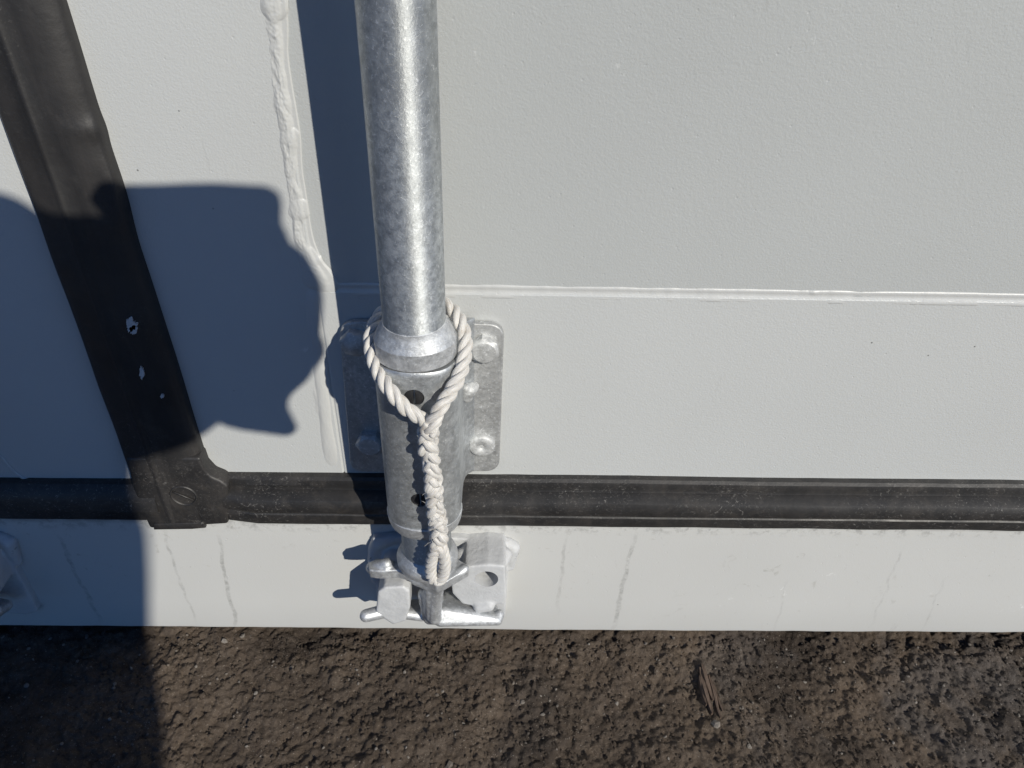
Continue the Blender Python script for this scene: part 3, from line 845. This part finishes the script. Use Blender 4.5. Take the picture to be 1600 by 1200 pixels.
add_limb(bm, [(pel, .12), (wai, .12), (che, .14), (nek-V3((0, .01, .04)), .07), (nek, .055), (hed-V3((0, .01, .06)), .055)])
add_hull(bm, [(hed+V3((0, .01, .03)), .092), (hed+V3((0, .035, -.055)), .055)])                                 # skull and jaw
add_hull(bm, [(hed+V3((0, .100, .008)), .008), (hed+V3((0, .112, -.022)), .013)])                               # nose
add_hull(bm, [(hed+V3((-.022, .085, -.058)), .008), (hed+V3((.022, .085, -.058)), .008)])                       # lips
for s in (-1, 1):
    add_hull(bm, [(hed+V3((s*.088, -.005, .01)), .014), (hed+V3((s*.084, .0, -.025)), .010)])                   # ears
    add_hull(bm, [(hed+V3((s*.012, .092, .032)), .008), (hed+V3((s*.052, .078, .034)), .008)])                  # brow
add_limb(bm, [(che+V3((.08, 0, .05)), .08), (rsh, .065), (rel, .045), (rwr, .030)])
add_limb(bm, [(che+V3((-.08, 0, .05)), .08), (lsh, .065), (lel, .045), (lwr, .030)])
add_limb(bm, [(rh, .10), (rk, .06), (ra, .04)]); add_limb(bm, [(lh, .10), (lk, .06), (la, .04)])
add_limb(bm, [(ra, .04), (ra+V3((.01, .16, -.05)), .032)]); add_limb(bm, [(la, .04), (la+V3((-.01, .16, -.05)), .032)])
# right hand closed on the end of the phone
hd = .43
palm = [(W(330, 575, .47), .036), (W(405, 560, hd), .034), (W(420, 480, hd), .030)]
add_limb(bm, [(rwr, .030)]+palm[:2]); add_limb(bm, palm)
add_hull(bm, [(W(300, 560, .45), .033), (W(300, 470, .44), .030), (W(410, 560, hd), .033), (W(410, 450, hd), .028)])
for pts, r in (([(400, 440), (407, 324), (330, 318), (165, 317)], .0110), ([(412, 480), (420, 380), (330, 352), (190, 352)], .0105),
               ([(420, 510), (418, 440), (330, 400), (200, 400)], .010), ([(430, 540), (432, 485), (340, 450), (210, 450)], .009)):
    ch = [(W(*pts[0], hd), r*1.1), (W(*pts[1], hd-.005), r*1.05), (W(*pts[2], hd-.045), r), (W(*pts[3], hd-.035), r*.85)]
    add_limb(bm, ch)
add_limb(bm, [(W(430, 590, hd+.01), .017), (W(474, 550, hd+.02), .0135), (W(440, 470, hd+.035), .011), (W(380, 430, hd+.035), .009)])   # thumb
add_limb(bm, [(W(380, 625, .46), .022), (W(452, 672, .45), .006)])                                              # edge of the cuff
# left hand steadies the phone from above
add_limb(bm, [(lwr, .032), (W(-10, 388, .50), .030), (W(20, 410, .49), .030), (W(90, 420, .47), .026)])
for k, (x, y, x2, y2) in enumerate(((90, 372, 170, 372), (100, 405, 185, 400), (105, 440, 190, 435), (105, 475, 190, 470))):
    add_limb(bm, [(W(60, y+14, .475), .012), (W(x, y, .455), .0105), (W(x2, y2, .425), .0095)])
add_limb(bm, [(W(20, 440, .50), .016), (W(80, 500, .49), .012), (W(150, 520, .47), .010)])
body = obj('body', bm, m_skin, person); cast(body, .0045, 3)
def cloth(name, limbs, mat, vox=.008):
    bm = bmesh.new()
    for l in limbs: add_limb(bm, l)
    o = obj(name, bm, mat, person); cast(o, vox, 3); return o
cloth('jacket', [[(pel+V3((0, 0, .06)), .145), (wai, .145), (che, .165), (nek-V3((0, .005, .06)), .095), (nek-V3((0, 0, .03)), .072)],
    [(che+V3((.08, 0, .05)), .09), (rsh, .085), (rel, .058), (rwr+(rel-rwr)*.12, .044)], [(che+V3((-.08, 0, .05)), .09), (lsh, .085), (lel, .058), (lwr+(lel-lwr)*.12, .044)]], m_jacket)
cloth('trousers', [[(pel, .13), (rh, .118), (rk, .078), (ra+V3((0, 0, .03)), .058)], [(pel, .13), (lh, .118), (lk, .078), (la+V3((0, 0, .03)), .058)]], m_jeans)
for q_ in (ra, la):
    cloth('boot', [[(q_+V3((0, -.03, -.042)), .05), (q_+V3((0, 0, .03)), .05)], [(q_+V3((0, -.03, -.044)), .048), (q_+V3((0, .17, -.050)), .042)]], m_shoe)
cloth('hair', [[(hed+V3((0, -.01, .045)), .094), (hed+V3((0, -.03, -.01)), .088)]], m_hair, .006)
for s in (-1, 1):
    bm = bmesh.new(); bmesh.ops.create_icosphere(bm, subdivisions=3, radius=.012, matrix=Matrix.Translation(hed+V3((s*.032, .079, .012))))
    obj('eye', bm, m_chip, person)
